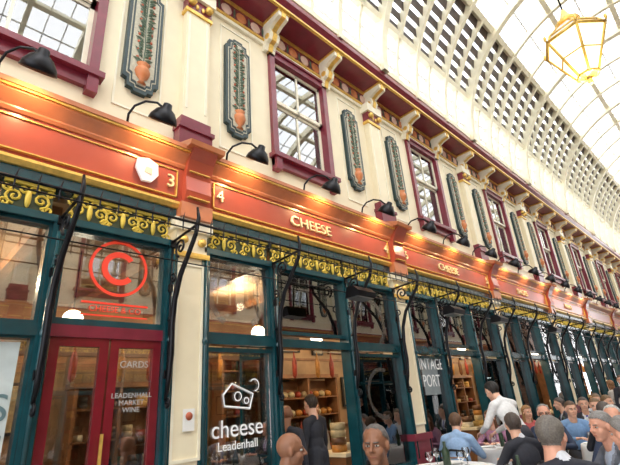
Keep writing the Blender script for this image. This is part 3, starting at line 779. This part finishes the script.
def table_mesh():
    b=MB()
    n=40;vs=[];fs=[]
    r=.42
    rows=[(0,.755),(r*.98,.755),(r,.75),(r+.01,.70),(r+.02,.6),(r+.03,.5)]
    for j,(rr,z) in enumerate(rows):
        for k in range(n):
            a=2*math.pi*k/n;w=1+(.05*math.sin(a*9)*max(0,j-2)/3)
            vs.append((rr*w*math.cos(a),rr*w*math.sin(a),z))
    for j in range(len(rows)-1):
        for k in range(n):fs.append((j*n+k,j*n+(k+1)%n,(j+1)*n+(k+1)%n,(j+1)*n+k))
    b.add(vs,fs,LINEN,True)
    b.lathe([(0,.74),(.03,.72),(.03,.06),(.25,.03),(.26,0),(0,0)],(0,0,0),IRON,16)
    for k in range(4):
        a=k*math.pi/2+.4;x,y=.27*math.cos(a),.27*math.sin(a)
        b.lathe([(0,0),(.11,.008),(.12,.015)],(x,y,.757),WHITE,18)
        x,y=.2*math.cos(a+.7),.2*math.sin(a+.7)
        b.lathe([(0,0),(.032,.002),(.005,.01),(.004,.09),(.03,.12),(.038,.16),(.03,.2)],(x,y,.757),WGL,12)
    b.lathe([(0,0),(.035,0),(.036,.18),(.014,.23),(.014,.29),(0,.29)],(.02,.03,.757),GOODS[3],12)
    return b.mesh('dining_table')
MT=table_mesh()
for p in((2.2,-2.65,1),(5.6,-1.15,1.35),(7.75,-.95,1),(4.5,-2.5,1),(8.3,-2.35,1),(9.9,-1.3,1),(11.6,-2.3,1),(5.9,-3.5,1)):obj('dining_table',MT,(p[0],p[1],0)).scale=(p[2],p[2],1)
DK=(.028,.030,.042);NAVY=(.028,.042,.085);GREY=(.12,.12,.13)
BR=(.29,.13,.07);FAIR=(.82,.48,.34);RUD=(.82,.42,.29)
GH=(.24,.23,.22);WHH=(.5,.49,.47);BK=(.015,.012,.01)
person('seated_man',(2.70,-1.45),-40,skin=BR,hair=BK,style='bald',top=DK,shirt=(.05,.05,.06),hyaw=0,lean=4,s=1.04)
person('seated_man',(2.96,-2.1),215,skin=BR,hair=(.12,.11,.10),style='receding',top=DK,shirt=(.3,.4,.65),hyaw=-15,lean=2,hands=((.30,-.34,1.04),(.38,.14,.80)),curl=.2,s=1.05)
person('seated_man',(6.75,-.72),15,skin=FAIR,hair=(.12,.06,.03),top=(.3,.45,.68),suit=False,shirt=(.3,.45,.68),pants=GREY,lean=14)
person('seated_woman',(8.3,-.55),190,skin=FAIR,hair=(.12,.05,.02),style='long',top=(.45,.22,.35),suit=False,shirt=(.45,.22,.35),pants=DK,lean=10,s=.95)
person('waiter',(7.05,-1.25),70,seated=False,skin=FAIR,hair=BK,top=(.8,.8,.8),suit=False,shirt=(.8,.8,.8),pants=DK,apron=(.02,.02,.02),lean=28,hpitch=10,hands=((.55,-.15,.98),(.5,.2,1.0)),s=1.05)
person('seated_man',(5.85,-1.95),60,skin=FAIR,hair=(.08,.06,.05),style='short',top=DK,lean=12,hyaw=-20)
person('seated_man',(7.7,-1.7),200,skin=RUD,hair=GH,style='receding',top=NAVY,tie=(.4,.05,.05),lean=5,glasses=True)
person('seated_man',(3.83,-3.05),38,skin=RUD,hair=(.17,.15,.13),style='short',top=DK,lean=14,hyaw=-40,s=1.05)
person('seated_man',(5.15,-3.05),130,skin=RUD,hair=GH,style='short',top=(.14,.16,.2),lean=8,hyaw=15,shirt=(.45,.55,.7))
person('seated_man',(6.15,-2.95),185,skin=RUD,hair=WHH,style='receding',top=NAVY,lean=4,glasses=True,tie=(.3,.1,.3))
person('seated_man',(8.7,-1.8),215,skin=FAIR,hair=(.12,.07,.04),top=(.2,.35,.6),suit=False,shirt=(.2,.35,.6),lean=8)
person('seated_man',(7.75,-2.5),20,skin=RUD,hair=(.1,.08,.07),top=DK,lean=10)
person('seated_woman',(9.7,-.7),230,skin=FAIR,hair=(.3,.16,.06),style='long',top=(.5,.1,.1),suit=False,shirt=(.5,.1,.1),lean=8,s=.95)
person('seated_man',(4.55,-3.35),60,skin=RUD,hair=GH,style='short',top=(.42,.50,.60),suit=False,shirt=(.42,.5,.6),lean=12,hyaw=10)
m1=person('standing_man',(4.3,.40),30,seated=False,skin=BR,hair=BK,style='bald',top=DK,s=.93,lean=2,hyaw=10,shirt=(.7,.7,.75))
m2=person('standing_man',(4.85,.50),100,seated=False,skin=FAIR,hair=(.05,.035,.025),top=DK,lean=3,s=1.0,hyaw=-10)
m3=person('standing_man',(15,-1.4),190,seated=False,skin=FAIR,hair=(.1,.06,.04),top=DK,lean=2,step=1,tie=(.3,.05,.05))
m4=person('standing_woman',(13.1,-2.75),170,seated=False,skin=FAIR,hair=(.25,.12,.05),style='long',top=(.55,.5,.45),suit=False,shirt=(.55,.5,.45),lean=2,step=1,s=.94)
m5=person('seated_man',(10.6,-1.5),200,skin=FAIR,hair=(.09,.07,.06),top=DK,lean=6,tie=(.1,.1,.4))
m6=person('seated_man',(9.4,-2.0),190,skin=FAIR,hair=(.2,.12,.06),top=(.6,.62,.66),suit=False,shirt=(.6,.62,.66),lean=6)
for i,(x,y,yw,src) in enumerate([(17,-2.3,20,m3),(19,-1.1,150,m4),(16.2,-.9,60,m4),(21,-2.5,200,m3),(24,-1.4,30,m3),(27,-3,180,m4),(14.2,-3.2,10,m3),(22.5,-.8,250,m4),(18.2,-3.4,140,m3),(25,-2.2,20,m3),(17.6,-1.6,100,m3),(6.4,2.0,250,m4),(9.2,2.3,240,m3),(10.3,1.7,200,m4)]):
    obj(src.name.split('.')[0],src.data,(x,y,0.02 if y>0 else 0),math.radians(yw))
for x,y,yw,src in[(10.5,-2.9,40,m5),(11.2,-1.7,250,m6),(12.4,-2.2,160,m5),(11.4,-.9,120,m5),(12.8,-1.2,200,m6),(9.2,-3.1,350,m5),(14,-1.0,90,m5),(13.7,-1.9,200,m6),(15.5,-2.1,150,m5),(12,-3.0,200,m6)]:
    obj('seated_man',src.data,(x,y,0),math.radians(yw));chair((x,y),yw)
# ------------------------------------------------------------------ light / world / camera
w=bpy.data.worlds.new('sky');bpy.context.scene.world=w;w.use_nodes=True
nt=w.node_tree;bg=nt.nodes['Background'];bg.inputs[1].default_value=3.0
n=nt.nodes.new('ShaderNodeTexNoise');n.inputs['Scale'].default_value=2.5;r=nt.nodes.new('ShaderNodeValToRGB')
r.color_ramp.elements[0].color=(.82,.90,1,1);r.color_ramp.elements[1].color=(1,1,1,1);r.color_ramp.elements[0].position=.35;r.color_ramp.elements[1].position=.6
tc=nt.nodes.new('ShaderNodeTexCoord');nt.links.new(tc.outputs['Generated'],n.inputs['Vector']);nt.links.new(n.outputs['Fac'],r.inputs['Fac']);nt.links.new(r.outputs[0],bg.inputs[0])
sl=bpy.data.lights.new('sun','SUN');sl.energy=3.0;sl.angle=math.radians(35);sl.color=(1,.96,.89)
so=obj('sun_light',sl,(0,-20,30));so.rotation_euler=Vector((-.25,-.62,.74)).to_track_quat('Z','Y').to_euler()
D=4.3;h=1.6;f=427.
az=math.radians(44);p=math.radians(22.0);rho=math.radians(4.5)
r0=Vector((math.sin(az),-math.cos(az),0));f0=Vector((math.cos(az)*math.cos(p),math.sin(az)*math.cos(p),math.sin(p)))
u0=Vector((-math.cos(az)*math.sin(p),-math.sin(az)*math.sin(p),math.cos(p)))
Rr=math.cos(rho)*r0-math.sin(rho)*u0;U=math.sin(rho)*r0+math.cos(rho)*u0
cd=bpy.data.cameras.new('camera');co=bpy.data.objects.new('camera',cd);COL.objects.link(co)
M=Matrix((( Rr.x,U.x,-f0.x,.16),(Rr.y,U.y,-f0.y,-D),(Rr.z,U.z,-f0.z,h),(0,0,0,1)))
co.matrix_world=M;cd.sensor_width=36;cd.lens=f/620*36;cd.clip_end=300
sc=bpy.context.scene;sc.camera=co
sc.view_settings.view_transform='Standard';sc.view_settings.exposure=.1
